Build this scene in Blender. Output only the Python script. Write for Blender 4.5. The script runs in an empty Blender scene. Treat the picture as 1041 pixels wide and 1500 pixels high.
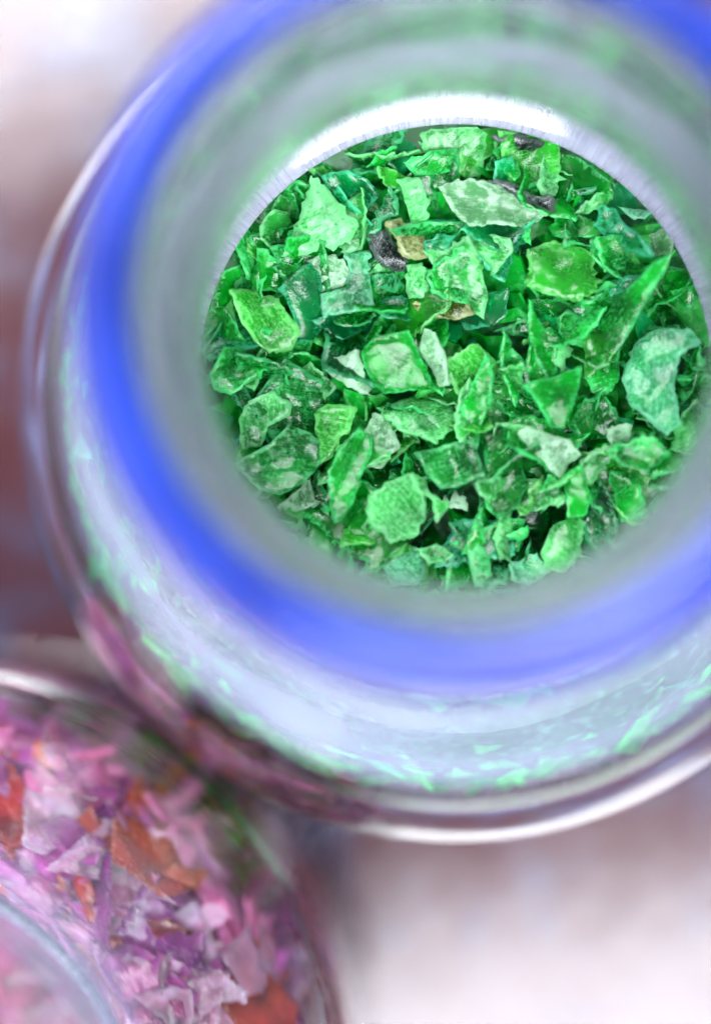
import bpy, math, random
import numpy as np
from mathutils import Vector, Quaternion, Matrix, noise
from mathutils.geometry import delaunay_2d_cdt

random.seed(11)
SC = bpy.context.scene
COL = SC.collection
MM = 0.001

# ------------------------------------------------------------------ camera
FPX = 2500.0                      # focal length in photo pixels (1041 x 1500)
NADIR = (625.0, 900.0)            # where plumb lines converge in the photo
CAM_Z = 0.212
cam = bpy.data.cameras.new('camera')
cam_o = bpy.data.objects.new('camera', cam)
COL.objects.link(cam_o)
cam.sensor_fit = 'VERTICAL'
cam.sensor_height = 36.0
cam.sensor_width = 36.0
cam.lens = 36.0 * FPX / 1500.0
cam.clip_start = 0.005
cam.clip_end = 20.0
n_cam = Vector(((NADIR[0] - 520.5) / FPX, -(NADIR[1] - 750.0) / FPX, -1.0)).normalized()
CAM_Q = n_cam.rotation_difference(Vector((0, 0, -1)))
cam_o.rotation_mode = 'QUATERNION'
cam_o.rotation_quaternion = CAM_Q
cam_o.location = (0, 0, CAM_Z)
cam.dof.use_dof = True
cam.dof.focus_distance = 0.1592
cam.dof.aperture_fstop = 5.0
SC.camera = cam_o


def at(u, v, z):
    """point of the place at height z that the photo shows at pixel (u, v)"""
    d = CAM_Q @ Vector(((u - 520.5) / FPX, -(v - 750.0) / FPX, -1.0))
    return Vector((0, 0, CAM_Z)) + d * ((z - CAM_Z) / d.z)


def to_px(p):
    q = CAM_Q.inverted() @ (Vector(p) - Vector((0, 0, CAM_Z)))
    return 520.5 + FPX * q.x / -q.z, 750.0 - FPX * q.y / -q.z


# ------------------------------------------------------------------ light
world = bpy.data.worlds.new('World')
SC.world = world
world.use_nodes = True
bg = world.node_tree.nodes['Background']
bg.inputs[0].default_value = (0.70, 0.77, 1.0, 1)
bg.inputs[1].default_value = 0.50


def area(name, loc, target, sx, sy, power, color):
    l = bpy.data.lights.new(name, 'AREA')
    l.shape = 'RECTANGLE'
    l.size, l.size_y = sx, sy
    l.energy = power
    l.color = color
    o = bpy.data.objects.new(name, l)
    COL.objects.link(o)
    o.location = loc
    o.rotation_mode = 'QUATERNION'
    o.rotation_quaternion = (Vector(target) - Vector(loc)).to_track_quat('-Z', 'Y')
    return o


area('softbox_far', (-0.22, 0.47, 0.64), (0, 0, 0.06), 0.56, 0.40, 17.0, (0.93, 0.94, 1.0))
area('softbox_near', (0.06, -0.37, 0.64), (0, 0, 0.06), 0.62, 0.46, 22.5, (0.90, 0.93, 1.0))

vs = SC.view_settings
vs.view_transform = 'Standard'
vs.look = 'None'
vs.exposure = 0.0
vs.gamma = 1.0
vs.use_curve_mapping = False
cy = SC.cycles
cy.use_denoising = True
try:
    cy.denoiser = 'OPENIMAGEDENOISE'
except Exception:
    pass
cy.max_bounces = 32
cy.diffuse_bounces = 3
cy.glossy_bounces = 6
cy.transmission_bounces = 32
cy.transparent_max_bounces = 4
cy.use_adaptive_sampling = True
cy.adaptive_threshold = 0.08
cy.adaptive_min_samples = 16
cy.caustics_reflective = False
cy.caustics_refractive = True
cy.blur_glossy = 0.4
cy.sample_clamp_indirect = 15.0


# ------------------------------------------------------------------ helpers
def tag(o, label=None, cat=None, group=None, kind=None):
    if label: o['label'] = label
    if cat: o['category'] = cat
    if group: o['group'] = group
    if kind: o['kind'] = kind
    return o


def link(name, mesh, mat=None, parent=None, loc=(0, 0, 0)):
    o = bpy.data.objects.new(name, mesh)
    COL.objects.link(o)
    if mat is not None:
        mesh.materials.append(mat)
    if parent is not None:
        o.parent = parent
    o.location = loc
    return o


def lathe(name, prof, seg=160, closed=True):
    """prof: list of (r, z) in mm, spun round z"""
    vs_, fs = [], []
    n = len(prof)
    for i in range(seg):
        a = 2 * math.pi * i / seg
        c, s = math.cos(a), math.sin(a)
        for r, z in prof:
            vs_.append((r * c * MM, r * s * MM, z * MM))
    for i in range(seg):
        j = (i + 1) % seg
        for k in range(n if closed else n - 1):
            l = (k + 1) % n
            fs.append((i * n + k, j * n + k, j * n + l, i * n + l))
    me = bpy.data.meshes.new(name)
    me.from_pydata(vs_, [], fs)
    me.validate()
    me.polygons.foreach_set('use_smooth', [True] * len(me.polygons))
    return me


def smooth_prof(pts, sub=5):
    """Catmull-Rom through the (r, z) points, open"""
    out = []
    P = [pts[0]] + list(pts) + [pts[-1]]
    for i in range(1, len(P) - 2):
        p0, p1, p2, p3 = [np.array(q, float) for q in P[i - 1:i + 3]]
        for k in range(sub):
            t = k / sub
            out.append(tuple(0.5 * (2 * p1 + (p2 - p0) * t + (2 * p0 - 5 * p1 + 4 * p2 - p3) * t * t
                                    + (3 * p1 - p0 - 3 * p2 + p3) * t ** 3)))
    out.append(tuple(pts[-1]))
    return out


def nodes_of(name):
    m = bpy.data.materials.new(name)
    m.use_nodes = True
    nt = m.node_tree
    nt.nodes.clear()
    out = nt.nodes.new('ShaderNodeOutputMaterial')
    return m, nt, out


class G:
    """tiny node-graph writer"""
    def __init__(s, nt): s.nt = nt
    def n(s, t, **kw):
        nd = s.nt.nodes.new(t)
        for k, v in kw.items():
            if k == 'i':
                for kk, vv in v.items():
                    if hasattr(vv, 'is_output') or isinstance(vv, bpy.types.NodeSocket):
                        s.nt.links.new(vv, nd.inputs[kk])
                    else:
                        nd.inputs[kk].default_value = vv
            else:
                setattr(nd, k, v)
        return nd
    def math(s, op, a, b=None, c=None, clamp=False):
        nd = s.nt.nodes.new('ShaderNodeMath')
        nd.operation = op
        nd.use_clamp = clamp
        for k, x in enumerate((a, b, c)):
            if x is None: continue
            if isinstance(x, bpy.types.NodeSocket): s.nt.links.new(x, nd.inputs[k])
            else: nd.inputs[k].default_value = x
        return nd.outputs[0]
    def mixc(s, f, a, b, mode='MIX'):
        nd = s.nt.nodes.new('ShaderNodeMix')
        nd.data_type = 'RGBA'
        nd.blend_type = mode
        for k, x in ((0, f), (6, a), (7, b)):
            if isinstance(x, bpy.types.NodeSocket): s.nt.links.new(x, nd.inputs[k])
            else: nd.inputs[k].default_value = x
        return nd.outputs[2]
    def ramp(s, f, stops):
        nd = s.nt.nodes.new('ShaderNodeValToRGB')
        s.nt.links.new(f, nd.inputs[0])
        e = nd.color_ramp.elements
        while len(e) < len(stops): e.new(0.5)
        for k, (p, c) in enumerate(stops):
            e[k].position = p
            e[k].color = c if len(c) == 4 else (*c, 1)
        return nd.outputs[0]
    def smooth(s, x, lo, hi):
        nd = s.nt.nodes.new('ShaderNodeMapRange')
        nd.interpolation_type = 'SMOOTHSTEP'
        s.nt.links.new(x, nd.inputs[0])
        nd.inputs[1].default_value = lo
        nd.inputs[2].default_value = hi
        return nd.outputs[0]


# ------------------------------------------------------------------ materials
def mat_glass():
    """clear pressed glass; reflections on neck and shoulder are painted in as a pale ringed haze"""
    m, nt, out = nodes_of('jar_glass')
    g = G(nt)
    tc = g.n('ShaderNodeTexCoord').outputs['Object']
    xyz = g.n('ShaderNodeSeparateXYZ', i={0: tc}).outputs
    x, y, z = xyz[0], xyz[1], xyz[2]
    r = g.math('SQRT', g.math('ADD', g.math('MULTIPLY', x, x), g.math('MULTIPLY', y, y)))
    ux, uy = g.math('DIVIDE', x, r), g.math('DIVIDE', y, r)          # direction round the axis, without a seam
    zr = g.math('ADD', z, g.math('MULTIPLY', r, 0.8))
    w = g.n('ShaderNodeTexNoise', i={'Vector': tc, 'Scale': 60.0, 'Detail': 1.0}).outputs[0]
    tv = g.n('ShaderNodeCombineXYZ', i={0: g.math('MULTIPLY', ux, 2.5), 1: g.math('MULTIPLY', uy, 2.5), 2: g.math('MULTIPLY', zr, 520.0)}).outputs[0]
    turn = g.n('ShaderNodeTexNoise', i={'Vector': tv, 'Scale': 1.0, 'Detail': 1.0}).outputs[0]
    b = g.n('ShaderNodeBump', i={'Strength': 0.14, 'Distance': 0.0012, 'Height': g.math('ADD', g.math('MULTIPLY', w, 0.55), g.math('MULTIPLY', turn, g.n('ShaderNodeAttribute', attribute_type='OBJECT', attribute_name='wave').outputs['Fac']))}).outputs[0]
    p = g.n('ShaderNodeBsdfPrincipled', i={'Base Color': (0.95, 0.985, 0.975, 1), 'Roughness': 0.0,
            'IOR': 1.5, 'Transmission Weight': 1.0, 'Normal': b})
    # fine upright streaks; the inner ledge's white reflection is painted in with them
    cv = g.n('ShaderNodeCombineXYZ', i={0: g.math('MULTIPLY', ux, 55.0), 1: g.math('MULTIPLY', uy, 55.0), 2: g.math('MULTIPLY', z, 60.0)}).outputs[0]
    lines = g.n('ShaderNodeTexNoise', i={'Vector': cv, 'Scale': 1.0, 'Detail': 3.0, 'Roughness': 0.75}).outputs[0]
    ledge = g.math('MULTIPLY', g.smooth(r, 0.0272, 0.0268), g.math('MULTIPLY', g.smooth(z, 0.0545, 0.0560), g.smooth(z, 0.0602, 0.0594)))
    # pale ringed layer that paints reflections onto neck and shoulder
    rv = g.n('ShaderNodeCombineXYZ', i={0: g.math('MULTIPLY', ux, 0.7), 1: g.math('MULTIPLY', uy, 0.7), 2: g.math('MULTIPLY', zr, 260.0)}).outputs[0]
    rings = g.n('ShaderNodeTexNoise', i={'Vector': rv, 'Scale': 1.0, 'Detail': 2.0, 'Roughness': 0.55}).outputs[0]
    start = g.n('ShaderNodeAttribute', attribute_type='OBJECT', attribute_name='sheen_from').outputs['Fac']
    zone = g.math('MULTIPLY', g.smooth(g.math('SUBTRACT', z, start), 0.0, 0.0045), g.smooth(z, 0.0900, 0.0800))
    heavy = g.math('MULTIPLY_ADD', g.smooth(z, 0.0700, 0.0620), 0.55, 0.45)      # painted stronger on the shoulder than on the neck
    sheen = g.n('ShaderNodeAttribute', attribute_type='OBJECT', attribute_name='sheen').outputs['Fac']
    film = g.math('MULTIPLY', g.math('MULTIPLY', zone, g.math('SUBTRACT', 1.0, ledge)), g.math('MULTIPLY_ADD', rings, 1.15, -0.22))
    film = g.math('MULTIPLY', film, g.math('MULTIPLY', heavy, sheen))
    ledge_sheen = g.math('MULTIPLY', ledge, g.math('MULTIPLY_ADD', lines, 0.40, 0.14), None, True)
    film = g.math('ADD', film, ledge_sheen, None, True)
    fc = g.mixc(g.smooth(z, 0.0700, 0.0620), (0.36, 0.46, 0.42, 1), (0.42, 0.44, 0.62, 1))  # grey-green and lavender stand in for light reflected in the glass
    fc = g.mixc(ledge, fc, (0.60, 0.64, 0.76, 1))  # whiter ledge colour stands in for its reflected arc
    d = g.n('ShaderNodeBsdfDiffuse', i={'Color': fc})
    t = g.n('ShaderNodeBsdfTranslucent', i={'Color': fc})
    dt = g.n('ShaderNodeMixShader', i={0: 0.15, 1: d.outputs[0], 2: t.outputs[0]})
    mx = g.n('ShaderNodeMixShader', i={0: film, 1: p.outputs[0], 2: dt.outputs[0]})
    nt.links.new(mx.outputs[0], out.inputs[0])
    return m


def mat_blue():
    m, nt, out = nodes_of('blue_rim')
    g = G(nt)
    tc = g.n('ShaderNodeTexCoord').outputs['Object']
    n = g.n('ShaderNodeTexNoise', i={'Vector': tc, 'Scale': 60.0, 'Detail': 2.0}).outputs[0]
    c = g.mixc(g.smooth(n, 0.3, 0.7), (0.012, 0.036, 0.34, 1), (0.028, 0.080, 0.56, 1))
    p = g.n('ShaderNodeBsdfPrincipled', i={'Base Color': c, 'Roughness': 0.18, 'IOR': 1.5, 'Transmission Weight': 0.55})
    t = g.n('ShaderNodeBsdfTranslucent', i={'Color': c})
    mx = g.n('ShaderNodeMixShader', i={0: 0.3, 1: p.outputs[0], 2: t.outputs[0]})
    nt.links.new(mx.outputs[0], out.inputs[0])
    return m


def mat_table():
    m, nt, out = nodes_of('table_top')
    g = G(nt)
    tc = g.n('ShaderNodeTexCoord').outputs['Object']
    a = g.n('ShaderNodeTexNoise', i={'Vector': tc, 'Scale': 34.0, 'Detail': 5.0, 'Roughness': 0.6}).outputs[0]
    b = g.n('ShaderNodeTexNoise', i={'Vector': tc, 'Scale': 160.0, 'Detail': 4.0, 'Roughness': 0.65}).outputs[0]
    f = g.math('ADD', g.math('MULTIPLY', a, 0.65), g.math('MULTIPLY', b, 0.35))
    c = g.ramp(f, [(0.36, (0.048, 0.010, 0.010)), (0.46, (0.052, 0.017, 0.024)), (0.54, (0.046, 0.036, 0.066)), (0.66, (0.11, 0.11, 0.20))])
    r = g.math('MULTIPLY_ADD', b, 0.20, 0.08)
    bp = g.n('ShaderNodeBump', i={'Strength': 0.10, 'Distance': 0.0008, 'Height': b}).outputs[0]
    p = g.n('ShaderNodeBsdfPrincipled', i={'Base Color': c, 'Roughness': r, 'IOR': 1.52, 'Normal': bp})
    nt.links.new(p.outputs[0], out.inputs[0])
    return m


def mat_flake():
    """torn plastic flake: clear tinted sheet, frosted by scratches, whitened along its torn edges"""
    m, nt, out = nodes_of('shredded_flake')
    g = G(nt)
    col = g.n('ShaderNodeAttribute', attribute_name='tint').outputs['Color']
    edge = g.n('ShaderNodeAttribute', attribute_name='edge').outputs['Fac']
    frost = g.n('ShaderNodeAttribute', attribute_name='frost').outputs['Fac']
    tc = g.n('ShaderNodeTexCoord').outputs['Object']
    own = g.n('ShaderNodeObjectInfo').outputs['Random']
    tc = g.n('ShaderNodeVectorMath', operation='ADD', i={0: tc, 1: g.n('ShaderNodeCombineXYZ', i={0: own, 1: own, 2: own}).outputs[0]}).outputs[0]
    n1 = g.n('ShaderNodeTexNoise', i={'Vector': tc, 'Scale': 420.0, 'Detail': 5.0, 'Roughness': 0.72}).outputs[0]
    n2 = g.n('ShaderNodeTexNoise', i={'Vector': tc, 'Scale': 2600.0, 'Detail': 2.0, 'Roughness': 0.7}).outputs[0]
    st = g.n('ShaderNodeMapping', i={'Vector': tc, 'Rotation': (0.3, 0.2, 0.7), 'Scale': (450.0, 4200.0, 900.0)}).outputs[0]
    n3 = g.n('ShaderNodeTexNoise', i={'Vector': st, 'Scale': 1.0, 'Detail': 2.0, 'Roughness': 0.7}).outputs[0]
    # frost cover: patches broken up by scratches, thick along torn edges
    f = g.math('ADD', g.math('MULTIPLY', n1, 0.85), g.math('MULTIPLY', n3, 0.75))
    f = g.math('ADD', f, g.math('MULTIPLY', n2, 1.15))
    f = g.math('ADD', f, g.math('MULTIPLY', frost, 0.50))
    f = g.math('ADD', f, g.math('MULTIPLY', edge, 0.55))
    cover = g.math('MULTIPLY', g.smooth(f, 1.42, 2.05), 0.8)
    pale = g.mixc(0.75, col, g.n('ShaderNodeGamma', i={0: col, 1: 0.42}).outputs[0])
    bump = g.n('ShaderNodeBump', i={'Strength': 0.45, 'Distance': 0.0004, 'Height': g.math('ADD', n1, g.math('ADD', g.math('MULTIPLY', n3, 0.4), g.math('MULTIPLY', n2, 0.3)))}).outputs[0]
    thru = g.n('ShaderNodeBsdfRefraction', i={'Color': g.mixc(0.30, col, (1, 1, 1, 1)), 'Roughness': 0.06, 'IOR': 1.3, 'Normal': bump})
    dif = g.n('ShaderNodeBsdfDiffuse', i={'Color': col})
    trl = g.n('ShaderNodeBsdfTranslucent', i={'Color': col})
    dt = g.n('ShaderNodeMixShader', i={0: 0.55, 1: dif.outputs[0], 2: trl.outputs[0]})
    body = g.n('ShaderNodeMixShader', i={0: 0.60, 1: dt.outputs[0], 2: thru.outputs[0]})
    fd = g.n('ShaderNodeBsdfDiffuse', i={'Color': pale, 'Normal': bump})
    ft = g.n('ShaderNodeBsdfTranslucent', i={'Color': pale})
    fr = g.n('ShaderNodeMixShader', i={0: 0.45, 1: fd.outputs[0], 2: ft.outputs[0]})
    mx = g.n('ShaderNodeMixShader', i={0: cover, 1: body.outputs[0], 2: fr.outputs[0]})
    gb = g.n('ShaderNodeBump', i={'Strength': 0.26, 'Distance': 0.0004, 'Height': g.math('ADD', g.math('MULTIPLY', n1, 0.8), g.math('ADD', g.math('MULTIPLY', n2, 0.30), g.math('MULTIPLY', n3, 0.35)))}).outputs[0]
    gl = g.n('ShaderNodeBsdfGlossy', i={'Color': (1, 1, 1, 1), 'Roughness': g.math('MULTIPLY_ADD', n2, 0.16, 0.03), 'Normal': gb})
    fz = g.n('ShaderNodeFresnel', i={'IOR': 1.5, 'Normal': gb}).outputs[0]
    fz = g.math('MULTIPLY', fz, g.math('MULTIPLY_ADD', cover, -0.3, 0.66))
    top = g.n('ShaderNodeMixShader', i={0: fz, 1: mx.outputs[0], 2: gl.outputs[0]})
    nt.links.new(top.outputs[0], out.inputs[0])
    return m


def mat_fill():
    """the deeper mass of flakes: same tint, no see-through"""
    m, nt, out = nodes_of('flake_mass')
    g = G(nt)
    col = g.n('ShaderNodeAttribute', attribute_name='tint').outputs['Color']
    tc = g.n('ShaderNodeTexCoord').outputs['Object']
    n1 = g.n('ShaderNodeTexNoise', i={'Vector': tc, 'Scale': 700.0, 'Detail': 3.0, 'Roughness': 0.7}).outputs[0]
    pale = g.mixc(0.8, col, g.n('ShaderNodeGamma', i={0: col, 1: 0.42}).outputs[0])
    c = g.mixc(g.smooth(n1, 0.48, 0.75), col, pale)
    bump = g.n('ShaderNodeBump', i={'Strength': 0.6, 'Distance': 0.0004, 'Height': n1}).outputs[0]
    d = g.n('ShaderNodeBsdfPrincipled', i={'Base Color': c, 'Roughness': 0.3, 'IOR': 1.45, 'Normal': bump})
    t = g.n('ShaderNodeBsdfTranslucent', i={'Color': c, 'Normal': bump})
    mx = g.n('ShaderNodeMixShader', i={0: 0.45, 1: d.outputs[0], 2: t.outputs[0]})
    nt.links.new(mx.outputs[0], out.inputs[0])
    return m


M_GLASS, M_BLUE, M_TABLE, M_FLAKE, M_FILL = mat_glass(), mat_blue(), mat_table(), mat_flake(), mat_fill()

# ------------------------------------------------------------------ table
me = bpy.data.meshes.new('table_top')
S = 0.6
TZ = -0.009      # the table lies 9 mm below the jars' zero level
me.from_pydata([(-S, -S, TZ), (S, -S, TZ), (S, S, TZ), (-S, S, TZ), (-S, -S, TZ - .02), (S, -S, TZ - .02), (S, S, TZ - .02), (-S, S, TZ - .02)], [],
               [(0, 1, 2, 3), (7, 6, 5, 4), (4, 5, 1, 0), (5, 6, 2, 1), (6, 7, 3, 2), (7, 4, 0, 3)])
tag(link('table_top', me, M_TABLE), 'dark reddish brown mottled glossy table top under both jars', kind='structure')

# ------------------------------------------------------------------ jars
OUTER = [(0, -9.0), (30, -9.0), (39.5, -8.9), (43.2, -7.4), (44.7, -4.0), (45.0, 2.0), (45.0, 22.0), (45.0, 34.0), (44.6, 39.0), (42.9, 44.0),
         (39.0, 49.5), (34.4, 54.8), (30.6, 60.0), (28.2, 65.5), (26.8, 71.5), (26.0, 78.0), (25.5, 85.0), (25.4, 90.0), (25.6, 93.4), (25.0, 94.6), (24.3, 94.9)]
INNER = [(24.0, 94.5), (23.75, 92.5), (22.0, 88.8), (20.2, 84.8), (19.7, 81.5), (20.0, 77.5), (21.2, 72.0), (23.5, 64.5), (26.4, 60.2), (26.6, 59.2), (26.5, 58.4), (25.9, 57.8), (24.8, 57.1), (23.8, 56.5), (23.5, 55.9), (24.0, 55.3), (25.6, 54.2),
         (28.2, 51.5), (32.2, 47.5), (36.6, 43.0), (39.6, 38.0), (40.9, 32.0), (41.3, 18.0), (41.0, 2.0), (39.4, -2.4), (34.0, -4.0), (20, -4.8), (0, -5.0)]
IN_Z = np.array([z for r, z in INNER][::-1])
IN_R = np.array([r for r, z in INNER][::-1])


def inner_r(z_mm):
    return float(np.interp(z_mm, IN_Z, IN_R))


jar_prof = smooth_prof(OUTER, 4) + smooth_prof(INNER, 4)
JAR_MESH = lathe('jar_body', jar_prof, 192, closed=False)
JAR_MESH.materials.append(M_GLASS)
BAND = smooth_prof([(25.75, 90.2), (26.6, 90.6), (27.4, 92.0), (27.3, 94.0), (26.2, 95.6), (25.1, 96.2), (23.9, 95.9), (23.2, 95.1), (23.0, 94.2), (23.15, 93.5)], 4)
BAND += [(23.95, 94.75), (24.6, 95.15), (25.35, 94.9), (25.9, 93.4)]
BAND_MESH = lathe('rim_band', BAND, 192, closed=True)
BAND_MESH.materials.append(M_BLUE)
BAND_MESH.flip_normals()

R_BODY = 0.045
GREEN_AT = at(660, 590, 0.036); GREEN_AT.z = 0
pk = at(12, 1485, -0.004); pk.z = 0
dirv = (pk - GREEN_AT).normalized()
PINK_AT = GREEN_AT + dirv * (2 * R_BODY + 0.0003)


def make_jar(loc, label, sheen, sheen_from, wave):
    e = bpy.data.objects.new('glass_jar', None)
    COL.objects.link(e)
    e.location = loc
    e.empty_display_size = 0.02
    tag(e, label, 'jar', 'glass jars of plastic flakes')
    b = bpy.data.objects.new('jar_body', JAR_MESH); COL.objects.link(b); b.parent = e
    b['sheen'] = sheen
    b['sheen_from'] = sheen_from
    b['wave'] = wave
    r = bpy.data.objects.new('rim_band', BAND_MESH); COL.objects.link(r); r.parent = e
    r['label'] = 'bright blue band round the rim of the mouth'
    return e


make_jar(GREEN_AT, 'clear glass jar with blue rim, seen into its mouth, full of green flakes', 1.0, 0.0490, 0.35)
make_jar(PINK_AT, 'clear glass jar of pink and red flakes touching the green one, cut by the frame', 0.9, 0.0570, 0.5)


# ------------------------------------------------------------------ flake meshes
def fract_outline(poly, step, rough, rng, seed):
    """resample a polygon (mm) and tear its edge"""
    out = []
    n = len(poly)
    cx = sum(p[0] for p in poly) / n
    cyy = sum(p[1] for p in poly) / n
    for i in range(n):
        a = Vector(poly[i]); b = Vector(poly[(i + 1) % n])
        L = (b - a).length
        k = max(1, int(round(L / step)))
        nrm = Vector((b.y - a.y, a.x - b.x))
        if nrm.length > 0: nrm.normalize()
        torn = rough * rng.choice((0.35, 0.8, 1.3))
        for j in range(k):
            t = j / k
            p = a.lerp(b, t)
            w = torn if 0 < j else torn * 0.4
            d = noise.fractal(Vector((p.x * 1.7 + seed, p.y * 1.7, 0.0)), 1.0, 2.0, 4) * 0.9 + (rng.random() - 0.5) * 0.35
            if rng.random() < 0.025: d += rng.uniform(.6, 1.6)
            p = p + nrm * d * w
            out.append((p.x, p.y))
    return out


def flake_mesh(name, poly, tint, frost, rng, thick=0.45, bend=0.02, crumple=0.45, rough=0.34, step=0.32, grid=0.55, wash=0.4, edge_w=1.0):
    """poly in mm round its own centre -> closed sheet with thickness, bend and torn edge"""
    seed = rng.random() * 100
    o = fract_outline(poly, step, rough, rng, seed)
    n = len(o)
    xs = [p[0] for p in o]; ys = [p[1] for p in o]
    pts = list(o)
    O = np.array(o)
    x = min(xs); row = 0
    y = min(ys)
    while y < max(ys):
        x = min(xs) + (row % 2) * grid * 0.5
        while x < max(xs):
            q = (x + (rng.random() - .5) * grid * .5, y + (rng.random() - .5) * grid * .5)
            inside = False
            j = n - 1
            for i in range(n):
                if (o[i][1] > q[1]) != (o[j][1] > q[1]) and q[0] < (o[j][0] - o[i][0]) * (q[1] - o[i][1]) / (o[j][1] - o[i][1]) + o[i][0]:
                    inside = not inside
                j = i
            if inside and np.min(np.hypot(O[:, 0] - q[0], O[:, 1] - q[1])) > step * 0.7:
                pts.append(q)
            x += grid
        y += grid * 0.87
        row += 1
    vco, _, fco, *_ = delaunay_2d_cdt([Vector(p) for p in pts], [], [list(range(n))], 1, 1e-5)
    V = np.array([(v.x, v.y) for v in vco])
    tris = [tuple(f) for f in fco]
    # boundary edges
    cnt = {}
    for f in tris:
        for a, b in zip(f, f[1:] + f[:1]):
            cnt[(a, b)] = 1
    border = [(a, b) for (a, b) in cnt if (b, a) not in cnt]
    bset = set(i for e in border for i in e)
    B = V[list(bset)]
    dist = np.array([np.min(np.hypot(B[:, 0] - p[0], B[:, 1] - p[1])) for p in V])
    ang = rng.random() * math.pi
    ca, sa = math.cos(ang), math.sin(ang)
    k1, k2 = bend * rng.uniform(0.3, 1.3) * rng.choice((1, 1, -1)), bend * rng.uniform(-.4, .4)
    nv = len(V)
    co = np.zeros((nv * 2, 3))
    edge = np.zeros(nv * 2); tn = np.zeros((nv * 2, 4)); fr = np.zeros(nv * 2)
    crease = rng.random() < 0.5
    cofs = rng.uniform(-1, 1)
    for i in range(nv):
        px, py = V[i]
        u, v = ca * px + sa * py, -sa * px + ca * py
        z = k1 * u * u + k2 * v * v
        if crease: z += (0.18 + crumple * 0.5) * abs(u - cofs)
        z += crumple * noise.fractal(Vector((px * .42 + seed, py * .42, 3.1)), 1.0, 2.0, 3)
        z += (0.05 + crumple * 0.32) * noise.noise(Vector((px * 1.5 + seed, py * 1.5, 7.7)))
        z += 0.16 * noise.ridged_multi_fractal(Vector((px * .55 + seed, py * .55, 5.5)), 0.9, 2.1, 3, 1.0, 2.0)
        d = min(1.0, dist[i] / 0.9)
        t = thick * (0.30 + 0.70 * d * (2 - d)) * (1 + 0.25 * noise.noise(Vector((px, py, seed))))
        co[i] = (px, py, z + t / 2)
        co[nv + i] = (px, py, z - t / 2)
        e = max(0.0, 1 - dist[i] / 0.30)
        edge[i] = edge[nv + i] = 1.3 * edge_w * e * (0.55 + 0.9 * (noise.noise(Vector((px * .7, py * .7, seed + 5))) + .3))
        wv = 1 + wash * noise.noise(Vector((px * .35 + seed, py * .35, 1.3))) * 2
        tn[i] = tn[nv + i] = (tint[0] * wv, tint[1] * wv, tint[2] * wv, 1)
        fr[i] = fr[nv + i] = frost + 0.35 * noise.noise(Vector((px * .5, py * .5 + seed, 9.0)))
    faces = list(tris) + [(f[2] + nv, f[1] + nv, f[0] + nv) for f in tris]
    faces += [(b, a, a + nv, b + nv) for a, b in border]
    me = bpy.data.meshes.new(name)
    me.from_pydata((co * MM).tolist(), [], faces)
    put_attrs(me, tn, edge, fr)
    me.polygons.foreach_set('use_smooth', [k < 2 * len(tris) for k in range(len(me.polygons))])
    me.materials.append(M_FLAKE)
    return me


def put_attrs(me, tn, edge=None, fr=None):
    a = me.attributes.new('tint', 'FLOAT_COLOR', 'POINT')
    a.data.foreach_set('color', np.clip(tn, 0, 1).astype(np.float32).ravel())
    for nm, arr in (('edge', edge), ('frost', fr)):
        if arr is not None:
            a = me.attributes.new(nm, 'FLOAT', 'POINT')
            a.data.foreach_set('value', arr.astype(np.float32))


TINT = {
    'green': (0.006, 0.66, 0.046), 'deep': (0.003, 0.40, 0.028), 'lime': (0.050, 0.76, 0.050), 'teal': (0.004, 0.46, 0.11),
    'aqua': (0.06, 0.66, 0.22), 'pale': (0.06, 0.72, 0.11), 'clear': (0.24, 0.66, 0.28), 'grey': (0.02, 0.52, 0.07),
    'black': (0.010, 0.024, 0.016), 'dark': (0.003, 0.26, 0.035), 'olive': (0.22, 0.30, 0.05),
}

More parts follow.
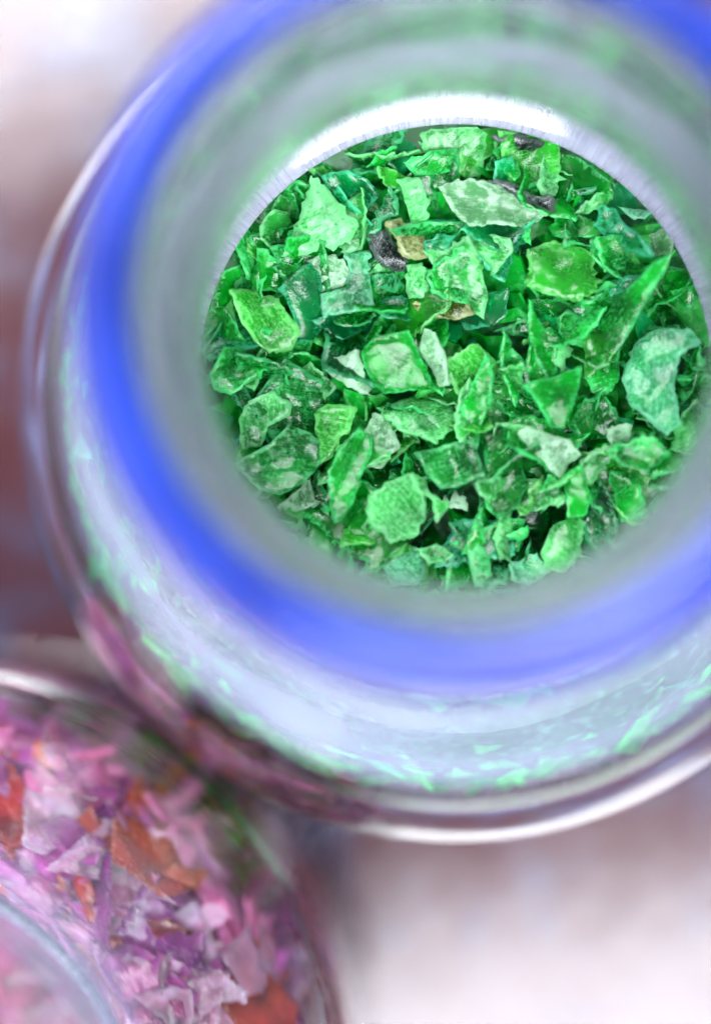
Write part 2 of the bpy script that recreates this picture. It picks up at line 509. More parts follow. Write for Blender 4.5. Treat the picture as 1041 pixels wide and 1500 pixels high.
# hero flakes: outline in the photograph's pixels, tint, frost, height (mm about the pile level), tilt (deg about x, y), label
ZA = lambda L: [(280 + x * .3843, 120 + y * .3843) for x, y in L]
ZB = lambda L: [(640 + x * .3852, 120 + y * .3852) for x, y in L]
ZC = lambda L: [(280 + x * .3843, 480 + y * .3843) for x, y in L]
ZD = lambda L: [(640 + x * .3852, 480 + y * .3852) for x, y in L]
HERO = [
 # (outline, tint, frost, dz, tiltx, tilty, opts, short name, label)
 (ZB([(0,180),(150,172),(190,200),(175,330),(120,370),(60,310),(0,290),(-60,250),(-60,190)]), 'pale', .3, -1.2, 25, 0, {}, 'pale sheet under the white arc', 'pale green sheet lying against the far glass under the white arc'),
 (ZB([(195,178),(330,185),(440,225),(410,290),(360,400),(310,340),(290,240),(220,200)]), 'black', .25, -1.0, 20, 5, {'wash': 0}, 'black wedge', 'black wedge shaped flake with pale crumbs at the far wall'),
 (ZB([(450,245),(560,290),(680,380),(700,430),(640,440),(560,420),(480,440),(450,380),(470,290)]), 'green', -.3, -1.1, 14, -14, {'crumple': .1}, 'smooth sheet right of the black wedge', 'smooth clean green sheet right of the black wedge'),
 (ZB([(365,400),(400,280),(440,270),(465,330),(450,380),(440,440),(400,450)]), 'pale', .6, -.6, 0, 20, {'rough': .4}, 'crumbly upright strip', 'crumbly pale green upright strip beside the black wedge'),
 (ZB([(-60,640),(30,640),(110,580),(160,690),(190,800),(180,900),(100,860),(20,800),(30,760)]), 'pale', .35, .2, 6, 0, {}, 'triangle with bubbles', 'green triangular flake with frosted rim below the clear lens'),
 (ZB([(110,590),(190,580),(280,600),(290,650),(230,720),(200,700),(150,650)]), 'pale', .55, -.6, 0, 0, {'rough': .4}, 'ragged tuft', 'ragged pale green tuft left of the bright ribbed square'),
 (ZB([(430,540),(470,470),(560,520),(640,560),(600,600),(480,600),(440,590)]), 'green', -.1, -.9, -10, 0, {}, 'flat piece over the square', 'mid green flat flake just above the bright ribbed square'),
 (ZB([(0,405),(60,385),(130,380),(230,400),(300,445),(400,480),(430,500),(320,550),(200,545),(110,555),(50,500)]), 'clear', .12, .5, 6, 4, {'bend': .045, 'wash': .05}, 'clear lens', 'clear greyish lens shaped flake with an air bubble near the black wedge'),
 (ZB([(140,372),(240,365),(310,395),(370,435),(460,450),(445,500),(390,480),(330,450),(280,425),(220,395)]), 'black', .25, .9, 18, 0, {'thick': .7, 'wash': 0}, 'black strip', 'thin black strip curling along the clear lens shaped flake'),
 (ZB([(515,505),(590,430),(660,395),(672,440),(620,480),(560,505)]), 'pale', .25, .3, 0, 10, {}, 'small triangle', 'small light green triangular flake under the smooth far sheet'),
 (ZB([(520,400),(560,390),(640,385),(700,380),(690,395),(610,405),(550,425)]), 'dark', .3, .2, 0, 0, {'step': .3}, 'thin dark sliver', 'thin dark sliver above the small light green triangle'),
 (ZB([(605,530),(640,460),(690,480),(720,545),(790,590),(845,660),(780,655),(700,625),(640,585)]), 'teal', .25, .4, 12, -12, {'bend': .08, 'crumple': .5}, 'curled teal flake', 'curled dark teal flake near the right side of the mouth'),
 (ZB([(690,470),(740,480),(820,490),(790,520),(730,510)]), 'aqua', .5, .0, 0, 0, {}, 'aqua chip', 'small aqua chip above the curled teal flake'),
 (ZB([(590,600),(650,588),(730,640),(712,710),(620,735),(600,660)]), 'green', .1, -.1, 0, 18, {}, 'piece right of the ribbed square', 'green flake tucked against the right edge of the bright ribbed square'),
 (ZB([(340,640),(440,605),(515,620),(592,640),(605,790),(535,850),(460,830),(330,790),(348,700)]), 'lime', .05, .7, -4, 3, {'thick': .7, 'crumple': .35}, 'bright ribbed square', 'bright yellowish green square flake with ribbed surface, right of centre'),
 (ZB([(650,760),(720,740),(790,735),(800,760),(720,800),(660,810)]), 'teal', .5, .0, 0, 0, {'rough': .4}, 'frayed teal bit', 'frayed teal scrap between the ribbed square and the long blade'),
 (ZB([(880,790),(940,785),(990,765),(1003,810),(965,870),(925,850)]), 'green', .15, -.4, 0, -15, {}, 'tile at the right wall', 'small green tile close to the right wall beside the long blade'),
 (ZB([(820,560),(900,540),(960,600),(940,650),(860,640),(830,600)]), 'clear', .3, -.8, 0, -20, {}, 'clear chip at the right wall', 'clear pale chip fading out at the right wall'),
 ([(857,566),(856,512),(884,462),(925,425),(966,391),(1001,378),(986,405),(950,447),(921,490),(888,532),(884,575),(868,577)], 'green', .1, 1.1, 10, -8, {'crumple': .15, 'rough': .12, 'bend': .03}, 'long blade', 'long pointed green blade rising toward the right wall'),
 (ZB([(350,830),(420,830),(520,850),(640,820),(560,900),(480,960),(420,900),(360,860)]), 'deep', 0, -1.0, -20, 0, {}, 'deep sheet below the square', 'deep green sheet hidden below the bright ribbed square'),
 (ZB([(450,900),(490,865),(530,880),(570,950),(560,1010),(500,1000),(460,960)]), 'green', .3, -.1, 0, 15, {'rough': .3}, 'frilled chip', 'frilled green chip left of the long blade'),
 ([(771,440),(778,446),(792,478),(813,510),(817,545),(800,562),(782,535),(771,492)], 'green', .0, .9, -10, 20, {'rough': .1}, 'down spike', 'narrow green spike standing point up below the ribbed square'),
 (ZA([(455,362),(505,395),(560,460),(640,545),(600,610),(500,640),(430,662),(345,667),(380,600),(420,480)]), 'pale', .95, .9, 8, 6, {'thick': .7}, 'large frosted triangle', 'large frosted white green triangle at the upper left of the pile'),
 (ZA([(500,345),(600,330),(680,360),(720,430),(650,500),(590,450),(530,400)]), 'teal', .1, -.6, 12, 0, {}, 'teal piece beside the triangle', 'shadowy teal green flake right of the large frosted triangle'),
 (ZA([(800,310),(900,265),(1010,250),(1030,330),(930,350),(850,360)]), 'green', .25, -.7, 22, 0, {'crumple': .5}, 'crinkled far flake', 'crinkled green flake near the far wall above the pale strip'),
 (ZA([(430,690),(500,655),(565,675),(595,750),(545,800),(490,805),(450,740)]), 'clear', .75, -.2, 0, 0, {'crumple': .7}, 'silvery crumple', 'silvery crumpled clear flake behind the teal curved sheet'),
 (ZA([(210,600),(280,560),(340,580),(370,620),(330,690),(250,700),(200,660)]), 'lime', -.1, -.7, 0, 20, {}, 'vivid patch', 'vivid green flake at the left wall under the frosted triangle'),
 (ZA([(250,520),(330,430),(390,440),(380,500),(310,540)]), 'pale', .2, -.9, 0, 25, {}, 'left wall shard', 'pale shard against the left wall above the vivid flake'),
 ([(330,435),(357,423),(376,424),(405,442),(437,492),(424,515),(392,521),(365,502),(345,470)], 'lime', .55, .3, 0, 12, {}, 'frosted lime sheet', 'frosted lime sheet at the left end, overlapped by the teal sheet'),
 (ZA([(325,800),(400,715),(445,690),(490,740),(500,830),(522,920),(475,985),(400,990),(392,900),(350,820)]), 'teal', -.25, .8, 0, 10, {'crumple': .12, 'rough': .12, 'bend': .05}, 'smooth teal sheet', 'smooth bluish green curved sheet left of centre'),
 (ZA([(580,640),(680,633),(680,750),(695,860),(600,892),(500,915),(490,815),(590,790),(600,720)]), 'aqua', .3, .9, -6, -6, {'thick': .6}, 'aqua hook', 'pale aqua hook shaped flake joined to the smooth teal sheet'),
 (ZA([(645,605),(660,570),(720,480),(760,400),(792,450),(792,510),(740,530),(700,580)]), 'dark', .15, .2, 0, -10, {'bend': .05}, 'dark teal leaf', 'dark teal leaf standing left of the brown stained flake'),
 (ZA([(672,590),(740,565),(790,640),(845,705),(800,722),(730,705),(690,660)]), 'black', .3, .0, 0, 0, {'wash': 0}, 'black chip', 'blackish chip between the frosted triangle and the brown stained flake'),
 (ZA([(780,370),(870,365),(900,430),(905,540),(840,565),(820,470),(800,400)]), 'pale', .8, .5, 5, -5, {'crumple': .5}, 'pale frosted strip', 'pale frosted strip standing above the brown stained flake'),
 (ZA([(735,540),(800,520),(840,545),(885,540),(908,668),(850,682),(800,670),(770,600)]), 'olive', .45, .9, -8, 4, {'rough': .3}, 'brown stained flake', 'brownish olive stained flake at the upper middle'),
 (ZA([(890,610),(960,580),(1010,590),(960,660),(930,690),(895,660)]), 'teal', .35, .5, 0, 0, {}, 'small teal chip', 'small teal chip touching the brown stained flake on its right'),
 (ZA([(815,700),(880,690),(900,760),(905,830),(830,825),(815,770)]), 'pale', .5, .1, 0, 10, {'rough': .35}, 'ragged chip', 'ragged light chip below the brown stained flake'),
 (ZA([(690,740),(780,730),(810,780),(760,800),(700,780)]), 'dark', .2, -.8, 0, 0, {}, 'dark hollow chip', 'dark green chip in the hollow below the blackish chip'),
 (ZA([(900,720),(1041,620),(1080,760),(1060,850),(960,830),(905,800)]), 'green', .35, .3, 0, 0, {}, 'green middle flake', 'green flake with frosted face just left of the bubbly triangle'),
 (ZA([(830,850),(960,835),(1041,840),(1080,900),(1000,920),(880,890)]), 'olive', .1, -.5, 0, 0, {}, 'olive translucent strip', 'olive tinted translucent strip under the frosted middle flake'),
 (ZC([(505,155),(560,115),(640,90),(662,200),(690,270),(620,240),(540,190)]), 'clear', .95, .5, 0, 8, {}, 'white frosted chip', 'whitish heavily frosted chip left of the big clean square'),
 (ZC([(645,90),(700,30),(830,10),(870,100),(932,232),(820,240),(740,252),(690,212),(660,150)]), 'green', -.05, 1.1, 5, -4, {'thick': .8, 'crumple': .2, 'rough': .12}, 'big clean square', 'big saturated green square flake in the very centre of the pile'),
 (ZC([(868,90),(900,0),(945,20),(976,120),(982,222),(934,225),(895,130)]), 'clear', .65, 1.2, 0, -16, {'rough': .12}, 'white wing', 'whitish wing shaped flake folded along the big central square'),
 (ZC([(60,190),(110,90),(180,70),(240,110),(302,132),(280,170),(220,212),(150,260),(90,240)]), 'green', .45, .2, 0, 15, {'bend': .12, 'crumple': .7}, 'left curl', 'crinkled curl of green film at the left wall'),
 (ZC([(185,440),(185,350),(220,280),(310,240),(382,290),(372,340),(290,380),(270,450),(210,470)]), 'pale', .6, .3, 0, 14, {'rough': .3, 'bend': .06}, 'ragged dome', 'ragged pale dome shaped flake at the lower left wall'),
 (ZC([(160,520),(250,470),(300,440),(370,370),(450,400),(492,440),(490,520),(430,590),(340,640),(260,620),(200,560)]), 'grey', .25, .9, -8, 8, {'bend': .06, 'rough': .1}, 'dull clear dome', 'greyish green see-through dome shaped flake at the lower left'),
 (ZC([(465,330),(520,290),(632,300),(610,380),(565,430),(532,500),(492,522),(480,400)]), 'lime', .5, .4, 0, 0, {}, 'yellow green flake', 'yellowish green glowing flake beside the see-through dome'),
 (ZC([(640,400),(700,320),(752,350),(802,450),(730,540),(660,532),(690,440)]), 'clear', .6, .1, 0, 0, {'crumple': .8}, 'silver crinkle', 'silvery crinkled clear film in the lower middle'),
 (ZC([(520,620),(515,560),(560,470),(640,380),(692,420),(690,480),(640,580),(612,680),(560,752),(535,760)]), 'green', .25, 1.0, -6, 10, {'bend': .06, 'rough': .14}, 'leaning blade', 'broad leaning green blade right of the yellowish flake'),
 (ZC([(710,290),(850,250),(1000,262),(1002,380),(920,470),(850,430),(780,400),(730,340)]), 'pale', .6, .2, -10, 0, {'rough': .3}, 'pale slab under the square', 'pale frosted slab directly under the big central square'),
 (ZC([(1000,280),(1040,190),(1075,260),(1060,400),(1000,440),(980,380)]), 'pale', .45, .5, 0, 8, {}, 'pale chip right of slab', 'light chip at the right end of the pale frosted slab'),
 ([(606,668),(650,652),(692,645),(711,702),(680,712),(645,719),(630,704)], 'grey', .3, 1.0, -5, 0, {'rough': .14}, 'dull square', 'dull green square flake with speckles below the pale slab'),
 (ZC([(680,640),(740,590),(850,552),(900,640),(902,720),(850,800),(765,820),(690,762),(675,692)]), 'pale', .75, .9, -6, 0, {'rough': .3, 'thick': .6}, 'frosted disc', 'round frosted disc like flake at the lower middle'),
 (ZC([(850,540),(890,575),(905,640),(990,670),(962,710),(930,752),(910,662),(830,610)]), 'pale', .4, 1.2, 0, 0, {'rough': .3}, 'torn hook', 'torn green hook lying over the frosted disc'),
 (ZC([(298,692),(400,620),(452,570),(472,680),(400,702)]), 'clear', .4, .2, -12, 8, {}, 'clear triangle', 'clear pale triangle under the see-through dome'),
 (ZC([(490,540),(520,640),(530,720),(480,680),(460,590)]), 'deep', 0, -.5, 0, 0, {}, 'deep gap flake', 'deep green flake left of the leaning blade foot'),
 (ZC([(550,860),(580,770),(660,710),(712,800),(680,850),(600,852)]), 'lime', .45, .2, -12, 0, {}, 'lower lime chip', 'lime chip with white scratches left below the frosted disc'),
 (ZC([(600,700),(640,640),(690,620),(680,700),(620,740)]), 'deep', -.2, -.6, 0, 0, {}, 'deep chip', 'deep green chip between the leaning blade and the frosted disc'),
 (ZC([(720,900),(780,830),(860,840),(900,920),(870,980),(760,985)]), 'aqua', .75, .1, -14, 0, {'rough': .35}, 'frosted foot', 'pale frosted flake at the near wall under the disc'),
 (ZC([(850,850),(930,828),(1012,870),(962,902),(890,890)]), 'pale', .6, .6, -8, 0, {'rough': .3}, 'small torn tongue', 'small torn tongue shaped flake near the bottom of the pile'),
 (ZC([(640,1000),(640,930),(700,880),(760,900),(750,960),(720,1010)]), 'grey', .4, -.3, -15, 0, {}, 'grey foot', 'greyish flake fading out at the near wall left'),
 (ZD([(90,295),(140,200),(190,90),(217,180),(202,300),(165,380),(150,500),(95,430)]), 'green', .1, 1.0, -8, 6, {'rough': .14, 'bend': .05}, 'tall spike', 'tall pointed green spike right of centre'),
 (ZD([(200,10),(250,60),(270,160),(290,260),(260,300),(235,200),(215,100)]), 'green', .2, .0, 0, 20, {}, 'slim strip', 'slim green strip running down right of the tall spike'),
 (ZD([(165,400),(240,360),(290,450),(346,590),(302,690),(230,732),(170,640),(180,500)]), 'deep', -.05, .7, -8, -6, {'bend': .05, 'rough': .14, 'crumple': .15}, 'dark broad leaf', 'broad deep green leaf below the tall spike'),
 (ZD([(175,620),(260,600),(330,630),(290,690),(230,740),(180,690)]), 'green', .35, 1.0, -10, 0, {}, 'leaf foot chip', 'scratched green chip on the foot of the broad deep leaf'),
 (ZD([(350,30),(420,0),(452,40),(442,140),(420,192),(350,212),(330,120)]), 'green', .05, .2, 0, 10, {'rough': .14}, 'upright panel', 'upright green panel right of the slim strip'),
 (ZD([(440,60),(490,50),(505,110),(470,170),(440,140)]), 'pale', .8, .5, 0, 0, {'rough': .4}, 'crumb cluster', 'crumbly pale cluster stuck beside the upright panel'),
 (ZD([(560,30),(640,0),(740,-10),(690,90),(625,160),(562,200)]), 'lime', -.2, .0, 0, -12, {}, 'lower end behind blade', 'clean bright flake under the foot of the long blade'),
 (ZD([(555,180),(620,150),(700,60),(690,200),(640,260),(580,240)]), 'green', .3, -.5, 0, 0, {}, 'green gap flake', 'green scratched flake left of the big frosted sheet'),
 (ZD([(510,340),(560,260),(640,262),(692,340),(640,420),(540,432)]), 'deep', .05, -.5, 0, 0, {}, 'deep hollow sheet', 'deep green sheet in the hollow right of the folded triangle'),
 (ZD([(320,232),(450,190),(552,138),(545,200),(512,320),(480,402),(430,392),(380,300)]), 'green', .0, 1.9, 0, 10, {'rough': .08, 'crumple': .12, 'bend': .04}, 'folded triangle', 'soft edged green triangle sticking up toward the lens, right of centre'),
 (ZD([(300,400),(340,370),(420,400),(500,420),(546,480),(502,520),(470,572),(420,530),(360,470)]), 'clear', .95, 1.2, 0, 0, {'rough': .4, 'crumple': .6, 'thick': .7}, 'crumbly whitish flake', 'crumbly whitish flake below the raised triangle'),
 (ZD([(700,190),(742,50),(830,0),(960,10),(1002,60),(922,112),(902,222),(932,370),(880,422),(800,350),(730,290)]), 'aqua', .55, 1.0, 0, -10, {'thick': .6, 'crumple': .5, 'rough': .25}, 'big frosted sheet', 'big frosted pale sheet by the right wall'),
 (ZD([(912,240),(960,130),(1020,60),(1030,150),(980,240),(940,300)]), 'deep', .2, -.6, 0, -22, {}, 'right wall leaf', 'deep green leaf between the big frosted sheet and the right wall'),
 (ZD([(660,372),(742,370),(732,430),(660,452),(640,400)]), 'clear', .85, .8, 0, 0, {'rough': .4}, 'white crumbs', 'whitish crumbs left of the foot of the big frosted sheet'),
 (ZD([(690,440),(820,420),(884,490),(800,552),(700,530),(640,470)]), 'green', .4, 1.4, -6, -6, {'bend': .05}, 'pointed fan', 'frosted green fan shaped flake at the lower right'),
 (ZD([(540,500),(640,440),(720,470),(640,520),(580,600),(545,560)]), 'pale', .35, .8, 0, 0, {}, 'bent strip', 'bent pale strip left of the fan shaped flake'),
 (ZD([(650,540),(760,560),(802,720),(700,742),(670,640)]), 'green', .15, .0, -12, -12, {}, 'striped panel', 'green panel with fine ridges under the fan shaped flake'),
 (ZD([(820,560),(900,540),(960,500),(940,600),(880,660),(820,640)]), 'grey', .2, -.4, -12, -18, {}, 'faded right chip', 'faded grey green chip at the lower right wall'),
 (ZD([(478,560),(530,520),(582,640),(562,712),(490,722)]), 'green', -.1, .6, -6, 0, {'rough': .12}, 'bright panel', 'clean bright green panel at the lower right of centre'),
 (ZD([(388,862),(440,750),(500,725),(562,712),(547,860),(480,932),(420,930)]), 'pale', .3, .9, -12, 0, {'bend': .05}, 'lower frosted panel', 'speckled green panel right at the near wall'),
 (ZD([(208,800),(230,730),(280,700),(292,740),(262,790),(282,890),(230,882)]), 'pale', .35, .8, 0, 0, {'bend': .1}, 'comma flake', 'comma shaped light green flake near the bottom'),
 (ZD([(325,690),(355,600),(402,560),(396,605),(345,705),(300,722)]), 'lime', .1, .9, 0, 12, {'bend': .07, 'step': .35}, 'thin leaf', 'thin bright leaf below the crumbly whitish flake'),
 (ZD([(372,640),(430,550),(472,560),(470,622),(410,692),(380,680)]), 'green', .0, .6, 0, -10, {'bend': .07}, 'curved leaf', 'curved green leaf beside the thin bright leaf'),
 (ZD([(430,660),(475,620),(490,660),(460,690)]), 'pale', .7, .7, 0, 0, {'rough': .3}, 'tiny frosted bit', 'tiny frosted bit touching the clean bright panel'),
 (ZD([(250,790),(340,750),(350,770),(330,800),(270,810)]), 'green', .4, .5, 0, 0, {}, 'comma neighbour', 'small feathered flake right of the comma shaped flake'),
 (ZD([(88,862),(160,680),(177,810),(150,862)]), 'green', -.05, .9, -10, 0, {'rough': .08}, 'bottom spike', 'sharp green spike at the bottom of the pile'),
 (ZD([(38,742),(100,738),(112,800),(80,832)]), 'dark', .2, .3, 0, 0, {}, 'dark lens', 'dark glassy lens shaped chip left of the bottom spike'),
 (ZD([(-20,860),(40,845),(75,870),(40,895),(-20,890)]), 'green', .2, .6, -10, 0, {'rough': .12}, 'low oval', 'small oval flake left of the bottom spike'),
 (ZD([(105,862),(150,812),(202,872),(204,980),(140,985)]), 'grey', .7, .4, -15, 0, {'rough': .35}, 'bottom frost', 'greyish frosted shard at the near wall under the bottom spike'),
 (ZD([(20,660),(110,650),(115,700),(40,690)]), 'clear', .9, .0, 0, 0, {'rough': .45, 'step': .3}, 'white fluff', 'white crumbs in the dark gap beside the frosted disc'),
 (ZD([(280,900),(380,860),(420,940),(340,985),(270,970)]), 'aqua', .45, -.2, -15, 0, {}, 'near wall aqua', 'aqua flake blurring out at the near wall'),
 (ZD([(560,720),(620,580),(660,640),(690,760),(610,860),(570,800)]), 'dark', .25, -.4, -10, -10, {}, 'dark ridge', 'dark green ridge right of the speckled near panel'),
]
ZF = 54.6        # pile level in mm
GREEN_GROUP = 'green flakes in the open jar'
rng = random.Random(5)
gx, gy = GREEN_AT.x, GREEN_AT.y
hero_px = []


def fit_in_jar(o, axis, margin=0.35, tries=40):
    """nudge a flake towards the axis until none of it crosses the glass"""
    me_ = o.data
    n_ = len(me_.vertices)
    c = np.empty(n_ * 3); me_.vertices.foreach_get('co', c); c = c.reshape(-1, 3)
    for _ in range(tries):
        R = np.array((Matrix.LocRotScale(o.location, o.rotation_euler, o.scale)).to_3x3())
        w = c @ R.T + np.array(o.location)
        r = np.hypot(w[:, 0] - axis.x, w[:, 1] - axis.y) * 1000
        lim = np.interp(w[:, 2] * 1000, IN_Z, IN_R) - margin
        over = float(np.max(r - lim))
        if over <= 0: return True
        d = Vector((axis.x - o.location.x, axis.y - o.location.y, 0))
        if d.length < 1e-5: return False
        st = min(over + .05, 1.2) * MM
        o.location = o.location + d.normalized() * st * 0.6 + Vector((0, 0, -st * 0.5))
    return False


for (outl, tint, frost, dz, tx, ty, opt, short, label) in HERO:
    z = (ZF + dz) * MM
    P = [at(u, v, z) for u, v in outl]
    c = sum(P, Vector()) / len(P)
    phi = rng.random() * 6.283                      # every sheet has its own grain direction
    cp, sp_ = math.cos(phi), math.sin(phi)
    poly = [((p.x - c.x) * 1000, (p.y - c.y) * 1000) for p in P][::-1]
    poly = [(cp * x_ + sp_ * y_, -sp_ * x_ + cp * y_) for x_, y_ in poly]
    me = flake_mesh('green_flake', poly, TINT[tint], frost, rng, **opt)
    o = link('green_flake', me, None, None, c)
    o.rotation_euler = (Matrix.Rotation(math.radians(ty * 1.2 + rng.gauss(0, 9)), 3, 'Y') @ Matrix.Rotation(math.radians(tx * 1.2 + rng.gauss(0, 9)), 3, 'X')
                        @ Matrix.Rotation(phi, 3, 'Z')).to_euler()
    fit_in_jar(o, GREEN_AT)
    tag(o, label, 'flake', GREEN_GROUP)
    hero_px.append((to_px(o.location), short))


# filler flakes one can still tell apart, lying between and under the others
def rand_poly(rng, size, kind=None):
    kind = kind or rng.choice(('tri', 'quad', 'quad', 'poly', 'strip', 'leaf'))
    if kind == 'tri': n, asp = 3, rng.uniform(.7, 1.3)
    elif kind == 'quad': n, asp = 4, rng.uniform(.6, 1.2)
    elif kind == 'strip': n, asp = 4, rng.uniform(.22, .4)
    elif kind == 'leaf': n, asp = 6, rng.uniform(.3, .5)
    else: n, asp = rng.randint(5, 7), rng.uniform(.7, 1.1)
    a0 = rng.random() * 6.28
    pts = []
    for i in range(n):
        a = a0 + (i + rng.uniform(-.28, .28)) * 2 * math.pi / n
        r = size * rng.uniform(.75, 1.15)
        pts.append((r * math.cos(a), r * math.sin(a)))
    b = rng.random() * 6.28
    cb, sb = math.cos(b), math.sin(b)
    return [(cb * x - sb * asp * y, sb * x + cb * asp * y) for x, y in pts], kind


DIRS = ['right of', 'upper right of', 'above', 'upper left of', 'left of', 'lower left of', 'below', 'lower right of']
used = set(o.get('label') for o in bpy.data.objects)
LOOK = {'green': 'mid green', 'deep': 'deep green', 'lime': 'bright lime green', 'teal': 'teal green', 'aqua': 'aqua green', 'pale': 'pale green',
        'dark': 'dark green', 'clear': 'clear whitish', 'grey': 'greyish green', 'black': 'blackish'}
SHAPE = {'tri': 'triangular', 'quad': 'four-sided', 'strip': 'narrow', 'leaf': 'leaf shaped', 'poly': 'roundish'}


def name_by_neighbour(px, looks, shape, marks):
    order = sorted(marks, key=lambda h: (h[0][0] - px[0]) ** 2 + (h[0][1] - px[1]) ** 2)
    for k, ((hx, hy), short) in enumerate(order):
        a = math.atan2(hy - px[1], px[0] - hx)
        d = DIRS[int(round(a / (math.pi / 4))) % 8]
        lab = '%s %s flake half hidden %s the %s' % (looks, shape, d, short)
        if lab not in used and len(lab.split()) <= 16:
            used.add(lab)
            return lab


frng = random.Random(21)
FILL_N = 190
k = 0
while k < FILL_N:
    r = 23.5 * math.sqrt(frng.random()); a = frng.random() * 6.283
    depth = frng.uniform(0.0, 3.2)
    size = frng.uniform(2.4, 5.0)
    tint = frng.choice(('green', 'green', 'green', 'green', 'deep', 'deep', 'deep', 'lime', 'teal', 'pale', 'pale', 'dark'))
    poly, kind = rand_poly(frng, size)
    me = flake_mesh('green_flake', poly, TINT[tint], frng.uniform(-.2, .6), frng, crumple=frng.uniform(.25, .8), bend=frng.uniform(.01, .07), rough=frng.uniform(.15, .4))
    o = link('green_flake', me, None, None, (gx + r * math.cos(a) * MM, gy + r * math.sin(a) * MM, (ZF - depth) * MM))
    o.rotation_euler = (math.radians(frng.gauss(0, 32)), math.radians(frng.gauss(0, 32)), frng.random() * 6.28)
    fit_in_jar(o, GREEN_AT)
    tag(o, name_by_neighbour(to_px(o.location), LOOK[tint], SHAPE[kind], hero_px), 'flake', GREEN_GROUP)
    k += 1


# ------------------------------------------------------------------ the uncounted mass below
def simple_flake(rng):
    poly, _ = rand_poly(rng, 1.0)
    n = len(poly)
    out = []
    for i in range(n):
        a, b = poly[i], poly[(i + 1) % n]
        out.append(a)
        out.append(((a[0] + b[0]) / 2 + rng.uniform(-.1, .1), (a[1] + b[1]) / 2 + rng.uniform(-.1, .1)))
    n = len(out)
    top = [(x, y, .06 + rng.uniform(-.1, .1)) for x, y in out] + [(0, 0, .12)]
    bot = [(x, y, z - .12) for x, y, z in top[:-1]] + [(0, 0, -.02)]
    V = np.array(top + bot)
    F = []
    for i in range(n):
        j = (i + 1) % n
        F += [(i, j, n), (n + 1 + j, n + 1 + i, 2 * n + 1), (j, i, n + 1 + i), (j, n + 1 + i, n + 1 + j)]
    return V, np.array(F)


def pile_r(z):
    return inner_r(z) - 0.6


def mass(name, axis, tints, count, top_z, top_r, rng, label, core_tint, slope_gap=1.5, size=(1.8, 3.4), gap=0.8):
    tpl = [simple_flake(rng) for _ in range(24)]
    VV, FF, CC = [], [], []
    off = 0
    # solid core of the heap, well inside the glass
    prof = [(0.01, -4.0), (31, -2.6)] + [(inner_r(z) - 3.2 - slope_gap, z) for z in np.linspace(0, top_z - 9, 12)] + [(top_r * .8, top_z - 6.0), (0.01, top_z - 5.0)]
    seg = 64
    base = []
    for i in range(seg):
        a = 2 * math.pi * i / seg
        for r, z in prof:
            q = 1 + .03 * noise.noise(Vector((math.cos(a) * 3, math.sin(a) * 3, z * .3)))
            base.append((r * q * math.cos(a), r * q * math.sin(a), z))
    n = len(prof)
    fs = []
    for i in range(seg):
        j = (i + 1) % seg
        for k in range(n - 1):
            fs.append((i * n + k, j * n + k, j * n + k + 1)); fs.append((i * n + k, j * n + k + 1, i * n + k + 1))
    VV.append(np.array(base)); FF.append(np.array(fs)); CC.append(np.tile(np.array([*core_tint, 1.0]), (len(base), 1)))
    off += len(base)
    made = 0
    while made < count:
        V, F = rng.choice(tpl)
        s = rng.uniform(*size)
        a = rng.random() * 6.283
        if rng.random() < (0.3 if top_r < 30 else 0.5):                       # on the open top
            r = top_r * math.sqrt(rng.random()); z = top_z - rng.uniform(2.5, 7)
            tilt = Matrix.Rotation(rng.gauss(0, .6), 3, 'X') @ Matrix.Rotation(rng.gauss(0, .6), 3, 'Y')
        else:                                        # against the glass
            z = rng.uniform(-2, min(top_z - 2, 44.0))
            r = inner_r(z) - rng.uniform(gap, gap + 2.7) - (slope_gap if z > 40 else 0)
            dz = 1.0
            sl = math.atan2((inner_r(z - 2) - inner_r(z + 2)), 4.0)
            lean = math.pi / 2 - sl
            tilt = Matrix.Rotation(a, 3, 'Z') @ Matrix.Rotation(lean + rng.gauss(0, .35), 3, 'Y') @ Matrix.Rotation(rng.gauss(0, .35), 3, 'X')
        W = (V * s) @ np.array(tilt @ Matrix.Rotation(rng.random() * 6.28, 3, 'Z')).T + np.array((r * math.cos(a), r * math.sin(a), z))
        rr = np.hypot(W[:, 0], W[:, 1])
        lim = np.interp(W[:, 2], IN_Z, IN_R) - .3
        if np.any(rr > lim) or W[:, 2].min() < -3.4:
            continue
        t = np.array(rng.choice(tints)) * rng.uniform(.75, 1.15)
        VV.append(W); FF.append(F + off); CC.append(np.tile(np.array([*t, 1.0]), (len(W), 1)))
        off += len(W)
        made += 1
    me = bpy.data.meshes.new(name)
    me.from_pydata((np.concatenate(VV) * MM).tolist(), [], np.concatenate(FF).tolist())
    put_attrs(me, np.concatenate(CC))
    o = link(name, me, M_FILL, None, axis)
    return tag(o, label, 'flakes', kind='stuff')


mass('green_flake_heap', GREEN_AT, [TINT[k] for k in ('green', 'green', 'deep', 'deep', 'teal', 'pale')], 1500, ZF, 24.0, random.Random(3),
     'mass of green flakes filling the jar below the ones on top', (.006, .17, .025), gap=3.6)

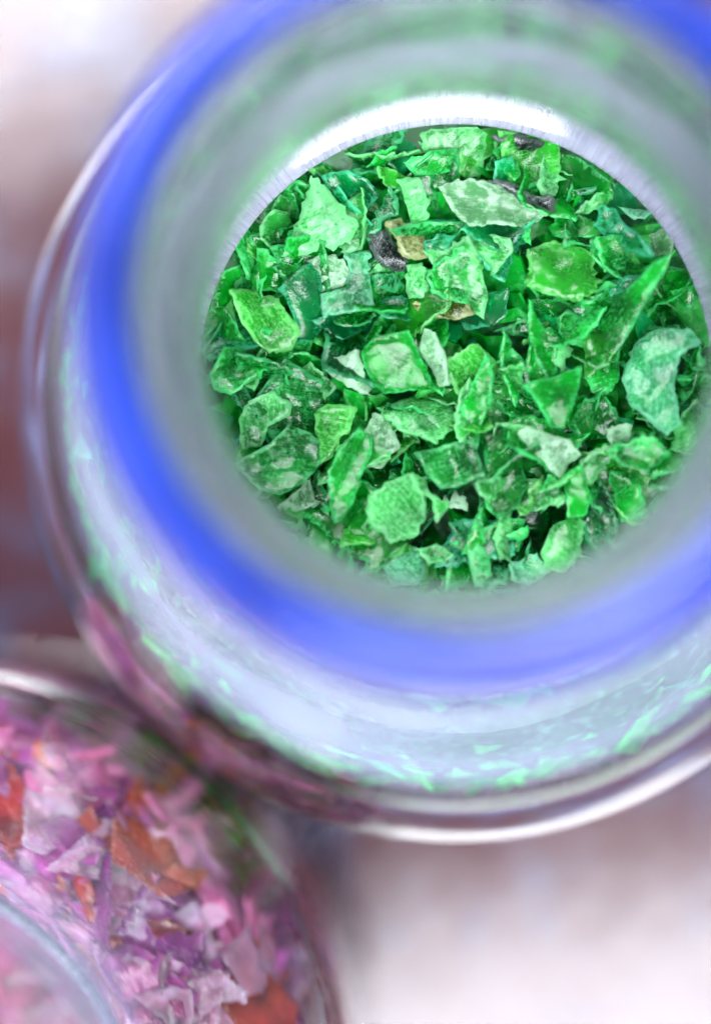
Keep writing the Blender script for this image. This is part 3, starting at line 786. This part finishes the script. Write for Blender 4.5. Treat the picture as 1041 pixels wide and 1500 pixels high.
# ------------------------------------------------------------------ pink flakes
PT = {'pink': (.92, .25, .57), 'mauve': (.76, .17, .62), 'purple': (.54, .07, .46), 'red': (.76, .06, .04), 'coral': (.88, .16, .09), 'blush': (.96, .56, .76), 'plum': (.30, .02, .16)}
PLOOK = {'pink': 'pink', 'mauve': 'mauve', 'purple': 'purple', 'red': 'red', 'coral': 'orange red', 'blush': 'whitish pink', 'plum': 'dark plum'}
PZ = 43.0
mass('pink_flake_heap', PINK_AT, [PT[k] for k in ('pink', 'pink', 'pink', 'mauve', 'mauve', 'coral', 'blush')], 1700, PZ, 33.0, random.Random(8),
     'mass of pink and purple flakes filling the second jar', (.60, .15, .38), slope_gap=1.0, size=(2.6, 4.6), gap=2.6)
prng = random.Random(77)
PINK_GROUP = 'pink and red flakes in the second jar'
LEVELS = ['low in the pink jar', 'midway up the pink jar', 'at the widest part', 'under the shoulder', 'close to the neck']
made = 0
tries = 0
while made < 150 and tries < 4000:
    tries += 1
    z = prng.uniform(-1, 42.5)
    a = math.radians(prng.uniform(-45, 135))
    size = prng.uniform(3.6, 6.5)
    r = inner_r(z) - prng.uniform(1.7, 3.0)
    flat = prng.random() < 0.6                      # lying on top of the heap rather than against the wall
    if flat:
        r = 33 * math.sqrt(prng.uniform(.05, 1)); z = PZ - prng.uniform(-.8, 2.2)
    p = Vector((PINK_AT.x + r * math.cos(a) * MM, PINK_AT.y + r * math.sin(a) * MM, z * MM))
    u, v = to_px(p)
    if not (-30 < u < 560 and 930 < v < 1530): continue
    tint = prng.choice(('pink', 'pink', 'pink', 'pink', 'mauve', 'mauve', 'purple', 'red', 'coral', 'blush', 'blush'))
    poly, kind = rand_poly(prng, size)
    me = flake_mesh('pink_flake', poly, PT[tint], prng.uniform(-.35, .25), prng, crumple=prng.uniform(.2, .5), bend=prng.uniform(.005, .03), rough=prng.uniform(.15, .3), edge_w=.3)
    sl = math.atan2((inner_r(z - 2) - inner_r(z + 2)), 4.0)
    rot = Matrix.Rotation(a, 3, 'Z') @ Matrix.Rotation(math.pi / 2 - sl + prng.gauss(0, .22), 3, 'Y') @ Matrix.Rotation(prng.gauss(0, .22), 3, 'X') @ Matrix.Rotation(prng.random() * 6.28, 3, 'Z')
    if flat:
        rot = Matrix.Rotation(prng.gauss(0, .3), 3, 'X') @ Matrix.Rotation(prng.gauss(0, .3), 3, 'Y') @ Matrix.Rotation(prng.random() * 6.28, 3, 'Z')
    o = link('pink_flake', me, None, None, p)
    o.rotation_euler = rot.to_euler()
    if not fit_in_jar(o, PINK_AT, .25):
        bpy.data.objects.remove(o); bpy.data.meshes.remove(me)
        continue
    lv = 'on top of the heap' if flat else LEVELS[min(4, int((z + 1) / 8.7))]
    pu, pv = to_px(o.location)
    side = 'near the left picture edge' if pu < 130 else 'by the lower picture edge' if pv > 1400 else 'facing the green jar' if pu > 330 else 'toward the green jar'
    for q in ('', 'second ', 'third ', 'fourth ', 'fifth ', 'sixth ', 'seventh '):
        lab = '%s%s %s flake %s, %s' % (q, PLOOK[tint], SHAPE[kind], lv, side)
        if lab not in used: break
    used.add(lab)
    tag(o, lab, 'flake', PINK_GROUP)
    made += 1
print('pink', made, 'rim px', to_px((GREEN_AT.x, GREEN_AT.y, .095)), 'neck', to_px((GREEN_AT.x, GREEN_AT.y, .0550)), 'pink axis', to_px((PINK_AT.x, PINK_AT.y, -.004)))
